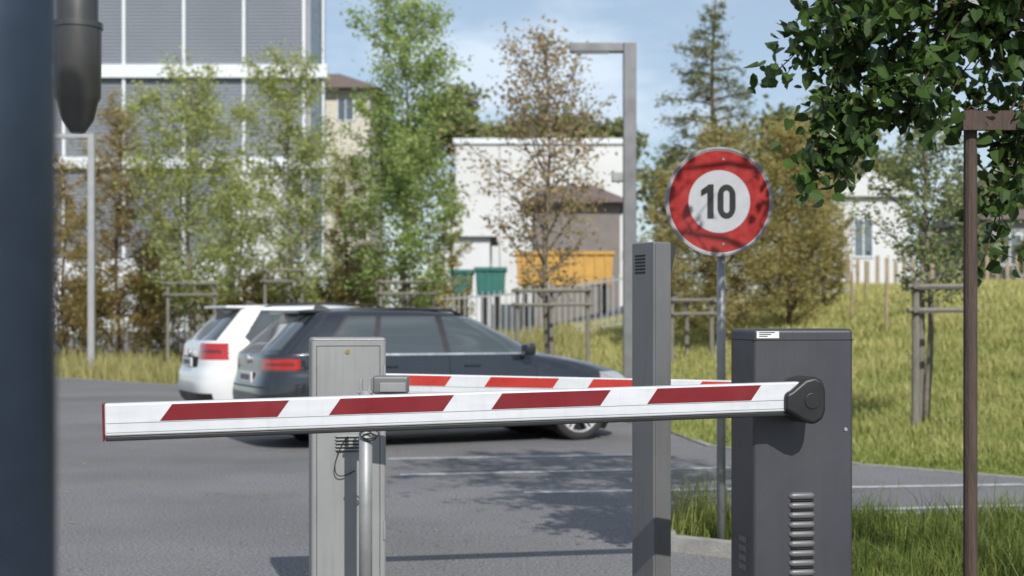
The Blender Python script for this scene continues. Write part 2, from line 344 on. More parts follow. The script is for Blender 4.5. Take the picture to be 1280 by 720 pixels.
T('larch_tree',200,40,260,50,m=L_olive,leaves=6000,ls=.11,cb=.04,nl=26,seed=65,**LC)
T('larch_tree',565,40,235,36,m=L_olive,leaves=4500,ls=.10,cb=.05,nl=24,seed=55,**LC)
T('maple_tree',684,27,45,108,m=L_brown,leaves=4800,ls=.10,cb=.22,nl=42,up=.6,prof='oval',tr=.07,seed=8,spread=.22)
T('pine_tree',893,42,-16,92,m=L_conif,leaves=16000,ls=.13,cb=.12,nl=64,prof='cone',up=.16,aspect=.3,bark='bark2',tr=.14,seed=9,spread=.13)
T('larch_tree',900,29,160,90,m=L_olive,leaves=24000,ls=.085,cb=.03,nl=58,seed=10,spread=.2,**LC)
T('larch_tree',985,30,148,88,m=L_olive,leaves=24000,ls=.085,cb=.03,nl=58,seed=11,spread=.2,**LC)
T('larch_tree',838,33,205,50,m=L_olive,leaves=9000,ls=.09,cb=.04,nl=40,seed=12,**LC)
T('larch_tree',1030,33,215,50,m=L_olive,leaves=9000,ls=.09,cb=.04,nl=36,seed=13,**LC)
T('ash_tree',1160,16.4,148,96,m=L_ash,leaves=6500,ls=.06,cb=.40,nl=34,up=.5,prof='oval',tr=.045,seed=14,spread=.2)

def mass(name,specs,m,seed,ls=.45):
    r=np.random.default_rng(seed); C=[];W=[]
    for (px,D,topy,rx,n) in specs:
        x=PX(px,D); zt=PZ(topy,D); R=rx/F*D
        nb=26; cz=zt-R*.9; bc=r.normal(0,1,(nb,3)); bc/=np.linalg.norm(bc,axis=1)[:,None]; bc*=r.uniform(.3,.95,(nb,1))
        bc=bc*np.array([R,R*.8,R*.85])+np.array([x,D,cz]); bc[:,2]=np.minimum(bc[:,2],zt)
        i=r.integers(0,nb,n); c=bc[i]+r.normal(0,1,(n,3))*R*.17
        low=r.random(n)<.25; c[low,2]=r.uniform(gz(x,D),max(cz,gz(x,D)+.5),low.sum()); C.append(c); W.append(np.clip(.1+r.random(nb)[i]*.6+r.normal(0,.15,n),0,1))
    c=np.concatenate(C); w=np.concatenate(W); n=len(c)
    A=r.normal(0,1,(n,3)); A/=np.linalg.norm(A,axis=1)[:,None]; B=np.cross(A,r.normal(0,1,(n,3))); B/=np.linalg.norm(B,axis=1)[:,None]
    s=(ls*r.uniform(.6,1.3,n))[:,None]
    V=np.stack([c-A*s*.5,c+B*s*.35,c+A*s*.5,c-B*s*.35],1); fast(name,V.reshape(-1,3),4,m,None,w)
mass('distant_trees',[(575,100,112,48,5000),(640,105,140,50,4000),(700,104,128,55,5000),(760,104,150,45,3500),(975,90,130,60,5000),(1040,88,115,60,5000),(1100,95,185,50,3500),(60,90,140,60,4000),(-40,90,120,80,4000),(1330,95,160,80,5000),(1240,100,215,50,3000),(500,105,150,50,3000),(850,100,190,50,3000)],L_far,5)
mass('hedge',[(1230,62,290,26,1500),(1160,62,292,24,1200),(1290,62,292,26,1500)],L_conif,6,.2)
mass('shrub_row',[(100,39,340,45,3000),(190,39.5,335,40,2600),(270,39,345,38,2400),(330,39.5,330,38,2500),(405,39,335,40,2600),(455,39,320,36,2600),(545,39,350,28,1800)],L_olive,16,.13)

def guard(px,D,topy,wpx,n=3,beamw=.05,m='wood'):
    x,y=at(px,D); z=gz(x,y); e=empty('tree_stake_frame',(x,y,z)); zt=PZ(topy,D)-z; w=wpx/F*D/2
    a=Acc(); P=[(-w,-.35),(w,-.3),(.0,.45)] if n==3 else [(-w,0),(w,0)]
    for (u,v) in P: a.tube([(u,v,-.1),(u*.98,v,zt)],[.045,.04],8)
    for zz in (zt-.06,zt-.32):
        for i in range(len(P)):
            p=P[i];q=P[(i+1)%len(P)]
            if zz<zt-.2 and i==1: continue
            dd=Vector((q[0]-p[0],q[1]-p[1],0)).normalized()*.1; o=Vector((0,-.06,0))
            a.tube([Vector((p[0],p[1],zz))-dd+o,Vector((q[0],q[1],zz+.01))+dd+o],.035,6)
    a.obj('stakes',[M[m]],e,smooth=False)
guard(243,33.4,352,58); guard(357,34.4,336,46); guard(510,32.4,350,66); guard(690,26.4,360,88); guard(1166,16.0,353,66)
guard(862,27.6,372,50)

# ---------------------------------------------------------------- fences
a=Acc()
xx=-20.0
while xx<9:
    yy=38.5-.12*xx; z=gz(xx,yy); a.box((xx-.016,yy-.016,z),(xx+.016,yy+.016,z+1.5))
    xx+=.16
for i in range(0,29):
    x0=-20+i; yy=38.5-.12*x0; z=gz(x0,yy)
    yb=38.5-.12*(x0+1); zb=gz(x0+1,yb)
    for h in (.15,1.35): a.add([(x0,yy-.02,z+h),(x0+1,yb-.02,zb+h),(x0+1,yb+.02,zb+h),(x0,yy+.02,z+h),(x0,yy-.02,z+h+.05),(x0+1,yb-.02,zb+h+.05),(x0+1,yb+.02,zb+h+.05),(x0,yy+.02,z+h+.05)],BF)
    if i%3==0: a.box((x0-.035,yy-.05,z),(x0+.035,yy+.02,z+1.6))
a.obj('picket_fence',[M['lamp2']])
a=Acc(); xx=10.0
while xx<26:
    yy=46+.1*math.sin(xx*3); z=gz(xx,yy)-.1; a.box((xx-.06,yy-.02,z),(xx+.06,yy+.02,z+1.15+.1*math.sin(xx*7)))
    xx+=.30
a.obj('slat_fence',[M['tan']])
for px,D in ((1065,30),(1108,27),(1082,34)):
    x,y=at(px,D); z=gz(x,y); a=Acc(); a.tube([(x,y,z-.1),(x,y,z+1.0)],.03,8); a.obj('wooden_post',[M['tan']])

# ---------------------------------------------------------------- buildings
def office():
    D=70; e=empty('office_building',(0,0,0)); xr=PX(386,D); xl=PX(-130,D); xc=PX(405,D)
    def prism(name,x0,x1,y0,y1,z0,z1,m,back):
        v=[(x0,y0,z0),(x1,y0,z0),(x1+back,y1,z0),(x0,y1,z0),(x0,y0,z1),(x1,y0,z1),(x1+back,y1,z1),(x0,y1,z1)]
        return mesh(name,v,BF,m,e)
    prism('walls',xl,xr-.02,D+.35,D+18,0,24,M['wallgrey'],-4)
    prism('corner_glass',xr,xc,D+.5,D+3,.2,23.9,M['glass2'],-.5)
    a=Acc(); bands=[(0,4.3),(8.75,9.3),(13.2,13.85),(18.0,18.6),(22.6,24.1)]
    for z0,z1 in bands: a.box((xl-.02,D-.25,z0),(xc+.18,D+.32,z1))
    st=2.95; x=PX(380,D)
    zs=[(4.3,8.75),(9.3,13.2),(13.85,18.0),(18.6,22.6)]
    while x>xl:
        for z0,z1 in zs: a.box((x-.07,D-.12,z0+.003),(x+.07,D+.3,z1-.003))
        x-=st
    for z0,z1 in zs: a.box((xc-.10,D+.0,z0+.003),(xc-.0,D+.3,z1-.003))
    a.obj('white_frame',[M['mull']],e)
    b=Acc(); x=PX(380,D)
    while x>xl:
        for z0,z1 in ((4.35,8.72),(9.33,13.17),(13.88,17.97),(18.63,22.57)):
            b.box((x-st+.1,D+.05,z0),(x-.1,D+.12,z1))
        x-=st
    b.obj('louvre_blinds',[M['louvre']],e)
office()
def house(name,x0,x1,y0,y1,zw,zr,wall,roof,ov=.5,hip=0,wins=(),ridge='x',z0=0,panel=0):
    e=empty(name); box('walls',(x0,y0,z0),(x1,y1,zw),wall,e)
    ym=(y0+y1)/2; xm=(x0+x1)/2
    if zr>zw:
        if ridge=='x':
            v=[(x0-ov,y0-ov,zw),(x1+ov,y0-ov,zw),(x1+ov,y1+ov,zw),(x0-ov,y1+ov,zw),(x0-ov+hip,ym,zr),(x1+ov-hip,ym,zr)]
            f=[(0,1,5,4),(2,3,4,5),(1,2,5),(3,0,4),(3,2,1,0)]
            mi=[0,0,0 if hip else 1,0 if hip else 1,0]
        else:
            v=[(x0-ov,y0-ov,zw),(x1+ov,y0-ov,zw),(x1+ov,y1+ov,zw),(x0-ov,y1+ov,zw),(xm,y0-ov+hip,zr),(xm,y1+ov-hip,zr)]
            f=[(0,1,4),(1,2,5,4),(2,3,5),(3,0,4,5),(3,2,1,0)]; mi=[1,0,1,0,0]
        mesh('roof',[(a_,b_,c_+.004) for a_,b_,c_ in v],f,[roof,wall],e,mi=mi)
    else:
        box('roof_edge',(x0-.15,y0-.15,zw+.002),(x1+.15,y1+.15,zw+.3),roof,e)
    if panel:
        a=Acc(); xx=x0+panel
        while xx<x1-.2: a.box((xx-.03,y0-.03,z0+.1),(xx+.03,y0-.002,zw-.01)); xx+=panel
        a.obj('cladding_joints',[M['wallgrey']],e)
    if wins:
        a=Acc(); b=Acc()
        for (wx,wz,ww,wh) in wins:
            a.box((wx-ww/2,y0-.03,wz),(wx+ww/2,y0+.02,wz+wh))
            for bb in ((wx-ww/2-.08,wz-.08,wx+ww/2+.08,wz),(wx-ww/2-.08,wz+wh,wx+ww/2+.08,wz+wh+.08),(wx-ww/2-.08,wz,wx-ww/2,wz+wh),(wx+ww/2,wz,wx+ww/2+.08,wz+wh),(wx-.03,wz,wx+.03,wz+wh)):
                b.box((bb[0],y0-.07,bb[1]+.001),(bb[2],y0+.01,bb[3]-.001))
        a.obj('windows',[M['glass2']],e); b.obj('window_frames',[M['mull']],e)
    return e
D=95; house('brown_roof_house',PX(330,D),PX(462,D),D,D+10,PZ(112,D),PZ(76,D),M['wallcream'],M['roofbrown'],ov=.9,hip=3.5,wins=[(PX(432,D),PZ(150,D),1.0,1.4)])
D=78; house('white_hall',PX(570,D),PX(790,D),D,D+14,PZ(180,D),0,M['wallwhite'],M['mull'],panel=2.4)
D=66; house('white_shed',PX(290,D),PX(352,D),D,D+8,PZ(216,D),0,M['wallwhite'],M['mull'])
D=64; house('dark_roof_house',PX(668,D),PX(775,D),D,D+8,PZ(254,D),PZ(222,D),M['walldark'],M['roofbrown'],ov=.6,hip=1.5)
D=58; house('white_gable_house',PX(556,D),PX(612,D),D,D+7,PZ(296,D),PZ(274,D),M['wallwhite'],M['roofbrown'],ridge='y',ov=.3)
D=66; house('white_house',PX(1040,D),PX(1135,D),D,D+8,PZ(246,D),PZ(214,D),M['wallwhite'],M['roofbrown'],ridge='y',ov=.3,wins=[(PX(1079,D),PZ(320,D),.8,1.7)])
D=64; house('grey_barn',PX(1240,D),PX(1400,D),D,D+9,PZ(275,D),PZ(252,D),M['wallgrey'],M['roofbrown'],wins=[(PX(1262,D),PZ(330,D),1,1.3)])
def container(name,px0,px1,y0,y1,D,m,ribs=9,taper=.25):
    x0,x1=PX(px0,D),PX(px1,D); z1,z0=PZ(y0,D),PZ(y1,D); e=empty(name,(0,0,0)); t=taper; dp=1.8
    v=[(x0+t,D,z0),(x1-t,D,z0),(x1-t,D+dp,z0),(x0+t,D+dp,z0),(x0,D,z1),(x1,D,z1),(x1,D+dp,z1),(x0,D+dp,z1)]
    mesh('tub',v,BF,m,e); a=Acc()
    for i in range(ribs):
        x=x0+t+(x1-x0-2*t)*(i+.5)/ribs; a.box((x-.04,D-.04,z0+.05),(x+.04,D-.002,z1-.1))
    a.box((x0-.05,D-.08,z1-.097),(x1+.05,D+dp+.05,z1+.03)); a.obj('ribs_and_rim',[m],e)
    zg=gz(x0,D); a=Acc()
    for xq in (x0+t+.15,x1-t-.35): a.box((xq,D+.1,zg-.1),(xq+.2,D+dp-.1,z0-.003))
    a.obj('skids',[M['seam']],e)
container('orange_skip_container',645,767,315,356,52,M['orange'],taper=.08)
container('green_waste_container',594,632,335,368,50,M['teal'],4,.05)
container('green_waste_container',562,590,338,368,51,M['teal'],3,.05)
# ---------------------------------------------------------------- lamps
def lamp(name,px,D,topy,armpx,w,camb=False,m='lamp'):
    x,y=at(px,D); z=gz(x,y); zt=PZ(topy,D)-z; al=armpx/F*D; e=empty(name,(x,y,z)); h=w/2
    a=Acc(); a.box((-h,-h,-.05),(h,h,zt)); a.obj('post',[M[m]],e,bevel=.01)
    a=Acc(); a.box((-al,-h*.9,zt-w*.72),(-h-.002,h*.9,zt)); a.obj('arm',[M[m]],e,bevel=.01)
    box('led_panel',(-al+.05,-h*.7,zt-w*.72-.012),(-al*.35,h*.7,zt-w*.72-.002),M['lens'],e)
    box('base_plate',(-w,-w,-.02),(w,w,.03),M['galv'],e)
    if camb:
        zc=PZ(222,D)-z
        box('sensor_box',(-h-.16,-.07,zc-.06),(-h-.003,.07,zc+.07),M['galv'],e,bevel=.01)
lamp('street_lamp',787,20,54,75,.18,True)
lamp('street_lamp',114.5,33.0,167,52,.15,m='lamp2')

# ---------------------------------------------------------------- barrier cabinets
RZ=math.radians(11)
e1=empty('barrier_gate',(*at(942,4.5),0),RZ)
ztop=1.3-11/395
W1,d1=.338,.217
def cab_body(e,W,d,zt,m,name='cabinet'):
    box(name,(0,0,.06),(W,d,zt),m,e,bevel=.014,segs=4)
    box('plinth',(-.02,-.02,0),(W+.02,d+.02,.055),M['galv'],e,bevel=.004)
cab_body(e1,W1,d1,ztop,M['darkcab'])
box('lid_seam',(-.001,-.0012,ztop-.037),(W1+.001,d1+.001,ztop-.0345),M['seam'],e1)
def vents(e,x0,x1,ztop_,n,pitch,m):
    a=Acc()
    for i in range(n):
        z=ztop_-i*pitch; k=8
        vs=[];fs=[]
        for xx,sc in ((x0,.35),(x0+.008,.9),(x0+.014,1),(x1-.014,1),(x1-.008,.9),(x1,.35)):
            for j in range(k+1):
                t=math.pi*j/k; vs.append((xx,-math.sin(t)*.011*sc,z+math.cos(t)*pitch*.40*sc))
        for q in range(5):
            for j in range(k): o=q*(k+1)+j; fs.append((o,o+1,o+k+2,o+k+1))
        a.add(vs,fs); a.box((x0+.006,-.0085,z-pitch*.52),(x1-.006,-.0012,z-pitch*.40),1)
    a.obj('vent_louvres',[m,M['seam']],e,smooth=True)
M['ventgrey']=mat('vent_grey',(.13,.13,.138),.42,metal=.3,var=.05)
vents(e1,.118,.205,PZ(620,4.53),13,.0305,M['ventgrey'])
box('label',(.01,-.0015,ztop-.030),(.085,-.0003,ztop-.008),M['sticker'],e1)
a=Acc()
for i in range(3): a.box((.018,-.0022,ztop-.013-.006*i),(.070-.012*i,-.0018,ztop-.0105-.006*i))
a.obj('label_print',[M['seam']],e1)
a=Acc()
for i in range(4): a.box((-.0012,.06,.585-.03*i),(-.0004,.13,.603-.03*i))
a.obj('side_labels',[M['ventgrey']],e1)
a=Acc(); a.tube([(.31,-.0005,.95),(.31,-.004,.95)],.006,12); a.obj('lock',[M['steel']],e1)

O=Vector((PX(1000,4.42),4.42,1.3-97/402)); Tip=Vector((PX(131,3.93),3.93,PZ(527,3.93)))
def boom(parent,O,Tip,stripes,h,th,flip,redm,lean):
    d=(Tip-O); Ln=d.length; d.normalize()
    up=Vector((0,0,1)); up=(up-d*up.dot(d)).normalized(); yv=up.cross(d)
    Mx=Matrix(((d.x,yv.x,up.x,O.x),(d.y,yv.y,up.y,O.y),(d.z,yv.z,up.z,O.z),(0,0,0,1)))
    e=parent; sy=1 if not flip else -1
    par_inv=(Matrix.Translation(e.location)@Matrix.Rotation(e.rotation_euler[2],4,'Z')).inverted()
    def place(ob): ob.matrix_parent_inverse=Matrix.Identity(4); ob.matrix_local=par_inv@Mx
    o=box('boom_profile',(0,-th/2,-h/2+.010),(Ln,th/2,h/2),M['white'],e,bevel=.006); place(o)
    o=box('rubber_edge',(.02,-th*.4,-h/2-.004),(Ln-.002,th*.4,-h/2+.0095),M['black'],e,bevel=.003); place(o)
    o=box('end_cap',(Ln+.0005,-th/2-.001,-h/2-.003),(Ln+.006,th/2+.001,h/2+.001),redm,e,bevel=.002); place(o)
    ys=sy*(th/2)
    a=Acc()
    for hz in (-.0045,-.0305): a.box((.02,min(ys,ys+sy*.0006),hz-.0007),(Ln-.004,max(ys,ys+sy*.0006),hz+.0007))
    o=a.obj('profile_grooves',[M['lamp']],e); place(o)
    def tpx(px):
        k=(px-640)/F; return (k*O.y-O.x)/((d.x-k*d.y))
    a=Acc()
    for (p0,p1) in stripes:
        t0,t1=sorted((tpx(p0),tpx(p1))); t0=max(t0,.03); t1=min(t1,Ln-.01)
        ya,yb=sorted((ys,ys+sy*.0012)); zt_,zb=h/2-.006,-.0015; s=lean
        v=[(t0+max(s,0),ya,zb),(t1+(0 if s>0 else s),ya,zb),(t1+(0 if s>0 else s),yb,zb),(t0+max(s,0),yb,zb),
           (t0+(0 if s>0 else -s),ya,zt_),(t1-(s if s>0 else 0),ya,zt_),(t1-(s if s>0 else 0),yb,zt_),(t0+(0 if s>0 else -s),yb,zt_)]
        a.add(v,BF)
    o=a.obj('reflective_stripes',[redm],e); place(o)
boom(e1,O,Tip,[(200,361),(410,566),(612,761),(806,948)],.1,.045,False,M['red'],.034)
ci=(Matrix.Translation(e1.location)@Matrix.Rotation(RZ,4,'Z')).inverted()
hl=ci@O
cx,cz=hl.x+.012,hl.z-.008
out=[(-.075,.022),(-.055,.032),(-.012,.066),(.02,.074),(.048,.062),(.056,.03),(.056,-.03),(.046,-.058),(.018,-.074),(-.012,-.066),(-.055,-.040),(-.075,-.030)]
k=len(out); vs=[(cx+u,hl.y-.045,cz+v) for u,v in out]+[(cx+u*1.0,-.004,cz+v) for u,v in out]
fs=[tuple(range(k)),tuple(range(k,2*k))[::-1]]+[(i,i+k,(i+1)%k+k,(i+1)%k) for i in range(k)]
mesh('boom_holder',vs,fs,M['black'],e1,bevel=.012,segs=4)
a=Acc(); a.tube([(cx+.01,hl.y-.046,cz),(cx+.01,hl.y-.048,cz)],[.026,.024],24); a.obj('hub_cap',[M['black']],e1,bevel=.001)

e2=empty('barrier_gate',(*at(389,6.1),0),RZ); W2,d2=.322,.205; z2=PZ(422,6.1)
cab_body(e2,W2,d2,z2,M['lightcab'])
a=Acc(); y_=-.0012
for (x0,z0,x1,z1) in ((.022,.1,.0245,z2-.035),(W2-.0285,.1,W2-.026,z2-.035),(.0247,z2-.0375,W2-.0287,z2-.035),(.006,z2-.012,W2-.006,z2-.0105)): a.box((x0,y_,z0),(x1,-.0003,z1))
a.obj('door_seam',[M['seam']],e2)
a=Acc(); a.tube([(.155,0,z2-.06),(.155,-.005,z2-.06)],.010,16); a.obj('lock',[mat('brass',(.45,.33,.12),.35,metal=.8)],e2)
vents(e2,.10,.21,PZ(546,6.1),5,.0145,M['lightcab'])
box('hinge',(W2-.012,-.006,z2-.20),(W2-.004,-.001,z2-.12),M['galv'],e2); box('hinge.001',(W2-.012,-.006,.35),(W2-.004,-.001,.43),M['galv'],e2)
a=Acc(); pts=[]
for i in range(19):
    t=i/18; pts.append((.155-.07*math.sin(math.pi*t)**.8+.03*t,-.014-.01*math.sin(3*t),.80-.21*math.sin(math.pi*t*.6)+.05*t))
a.tube(pts,.0026,6); a.obj('cable',[M['seam']],e2,smooth=True)
O2=Vector((PX(455,6.42),6.42,PZ(480,6.42))); D2=6.86; Tip2=Vector((PX(938,D2),D2,PZ(489,D2)))
boom(e2,O2,Tip2,[(494,563),(604,697),(732,812),(868,930)],.1,.045,True,M['brightred'],-.03)
box('boom_holder',(W2-.12,d2+.0,.92),(W2-.0,d2+.10,1.08),M['black'],e2,bevel=.015)

RD=5.78
x,y=at(457,RD); e=empty('boom_rest_post',(x,y,0)); zt=PZ(488,RD)
a=Acc(); a.tube([(0,0,0),(0,0,zt)],.027,28); a.obj('tube',[M['galv']],e,smooth=True)
box('base_plate',(-.08,-.08,0),(.08,.08,.012),M['galv'],e)
box('fork_head',(.03,-.03,zt-.014),(.175,.05,zt+.060),M['postgrey'],e,bevel=.012)
box('fork_face',(.06,-.036,zt-.005),(.165,-.0303,zt+.033),M['lightcab'],e,bevel=.003)
a=Acc(); a.box((-.026,-.012,zt-.01),(-.013,.012,zt+.045)); a.box((.010,-.012,zt-.01),(.023,.012,zt+.05)); a.box((-.032,-.018,zt-.012),(.0295,.018,zt-.002))
a.obj('fork_prongs',[M['galv']],e,bevel=.002)
a=Acc()
for s,r_ in ((0,.032),(1,.024)):
    pts=[(r_*1.2*math.cos(t)+.018,-.032,zt-.175-s*.012+r_*.6*math.sin(t)) for t in np.linspace(0,2*math.pi,20)]
    a.tube(pts,.003,6)
a.tube([(.0,-.030,zt-.16),(.012,-.032,zt-.09),(.006,-.030,zt-.02)],.003,6)
a.obj('cable_loops',[M['seam']],e,smooth=True)

D=5.0; x,y=at(817,D); e=empty('access_column',(x,y,0),math.radians(30)); zt=PZ(302,D)
box('column',(0,0,0.01),(.078,.135,zt),M['postgrey'],e,bevel=.006)
box('front_strip',(.006,-.004,.02),(.072,-.001,zt-.008),M['postgrey'],e,bevel=.0015)
a=Acc()
for i in range(6): a.box((-.0015,.050,zt-.05-.012*i),(-.0003,.112,zt-.044-.012*i))
a.obj('speaker_slots',[M['seam']],e)
v=[(.0795,.01,zt-.01),(.145,.06,zt-.01),(.0795,.12,zt-.01),(.0795,.02,zt-.25),(.086,.06,zt-.25),(.0795,.11,zt-.25)]
mesh('side_hood',v,[(0,1,2),(5,4,3),(0,3,4,1),(1,4,5,2),(2,5,3,0)],M['darkcab'],e)

# ---------------------------------------------------------------- sign
D=7.9; x,y=at(899,D); zc=PZ(252,D); e=empty('speed_limit_sign',(x,y,zc),math.radians(5)); SIGN=np.array([x,y,zc])
def disc(name,r0,r1,yy,m,th=.002,n=96):
    vs=[];fs=[]
    for r in (r0,r1):
        for yq in (yy,yy-th):
            for i in range(n):
                t=2*math.pi*i/n; vs.append((r*math.cos(t),yq,r*math.sin(t)))
    A,B,C,Dd=0,n,2*n,3*n
    for i in range(n):
        j=(i+1)%n
        fs+= [(B+i,B+j,Dd+j,Dd+i),(A+j,A+i,C+i,C+j),(C+i,Dd+i,Dd+j,C+j)]
        if r0>.01: fs.append((A+i,A+j,B+j,B+i))
    return mesh(name,vs,fs,m,e)
disc('plate',.005,.297,0,M['galv'],.004)
disc('rim',.291,.304,.012,M['galv'],.024)
disc('white_edge',.284,.2908,-.0042,M['signwhite'],.0015)
disc('red_ring',.174,.2838,-.0042,M['signred'],.0015)
disc('white_field',.001,.1738,-.0042,M['signwhite'],.0015)
def outline(name,loops,xo):
    vs=[];fs=[]; y0=-.0075
    k=len(loops[0])
    if len(loops)==2:
        for lp in loops: vs+=[(u+xo,y0,v) for u,v in lp]
        for i in range(k): j=(i+1)%k; fs.append((i,j,k+j,k+i))
    else:
        vs=[(u+xo,y0,v) for u,v in loops[0]]; fs=[tuple(range(k))]
    o=mesh(name,vs,fs,M['signblack'],e); s=o.modifiers.new('s','SOLIDIFY'); s.thickness=.0014; s.offset=0; return o
def stad(w,h,r,n=10):
    P=[]
    for cxx,czz,a0 in ((w/2-r,h/2-r*1.25,0),(-w/2+r,h/2-r*1.25,90),(-w/2+r,-h/2+r*1.25,180),(w/2-r,-h/2+r*1.25,270)):
        for i in range(n+1):
            t=math.radians(a0+90*i/n); P.append((cxx+r*math.cos(t),czz+r*1.25*math.sin(t)))
    return P
outline('numeral_0',[stad(.102,.190,.051),stad(.034,.126,.017)],.040)
outline('numeral_1',[[(-.008,-.095),(.027,-.095),(.027,.095),(.000,.095),(-.044,.062),(-.044,.028),(-.008,.048)]],-.060)
a=Acc(); a.tube([(.022,.045,-zc+.02),(.022,.045,.22)],.0245,24); a.obj('pole',[M['galv']],e,smooth=True)
a=Acc(); a.box((-.04,.004,-.16),(.08,.02,-.13)); a.box((-.04,.004,.13),(.08,.02,.16)); a.obj('clamps',[M['galv']],e)
a=Acc()
for sx,sz in ((.022,.235),(.022,-.235)): a.tube([(sx,-.0058,sz),(sx,-.009,sz)],.006,10)
a.obj('rivets',[M['galv']],e)

# ---------------------------------------------------------------- near pole, duct
e=empty('steel_post',(-.447,1.2,0)); a=Acc(); a.tube([(0,0,0),(0,0,3.2)],.06,40); a.obj('tube',[M['blue']],e,smooth=True)
box('base_plate',(-.12,-.12,0),(.12,.12,.015),M['galv'],e)
D=3.0; x,y=at(97,D); e=empty('exhaust_pipe',(x,y,0)); a=Acc(); q=D/9
prof=[(PZ(166,D),.045*q),(PZ(150,D),.10*q),(PZ(128,D),.125*q),(PZ(122,D),.143*q),(PZ(34,D),.148*q),(PZ(30,D),.128*q),(PZ(-60,D),.128*q)]
a.tube([(0,0,p[0]) for p in prof],[p[1] for p in prof],40); a.tube([(0,0,PZ(36,D)),(0,0,PZ(29,D))],.156*q,40)
a.obj('pipe',[M['duct']],e,smooth=False)
me=e.children[0].data; me.polygons.foreach_set('use_smooth',[True]*len(me.polygons)); me.set_sharp_from_angle(angle=math.radians(30))
a=Acc(); a.box((-.24,-.02,0),(-.20,.02,PZ(-60,D))); a.box((-.199,-.012,PZ(75,D)),(-.035,.012,PZ(66,D))); a.box((-.199,-.012,PZ(-40,D)),(-.035,.012,PZ(-49,D))); a.obj('support',[M['duct']],e)

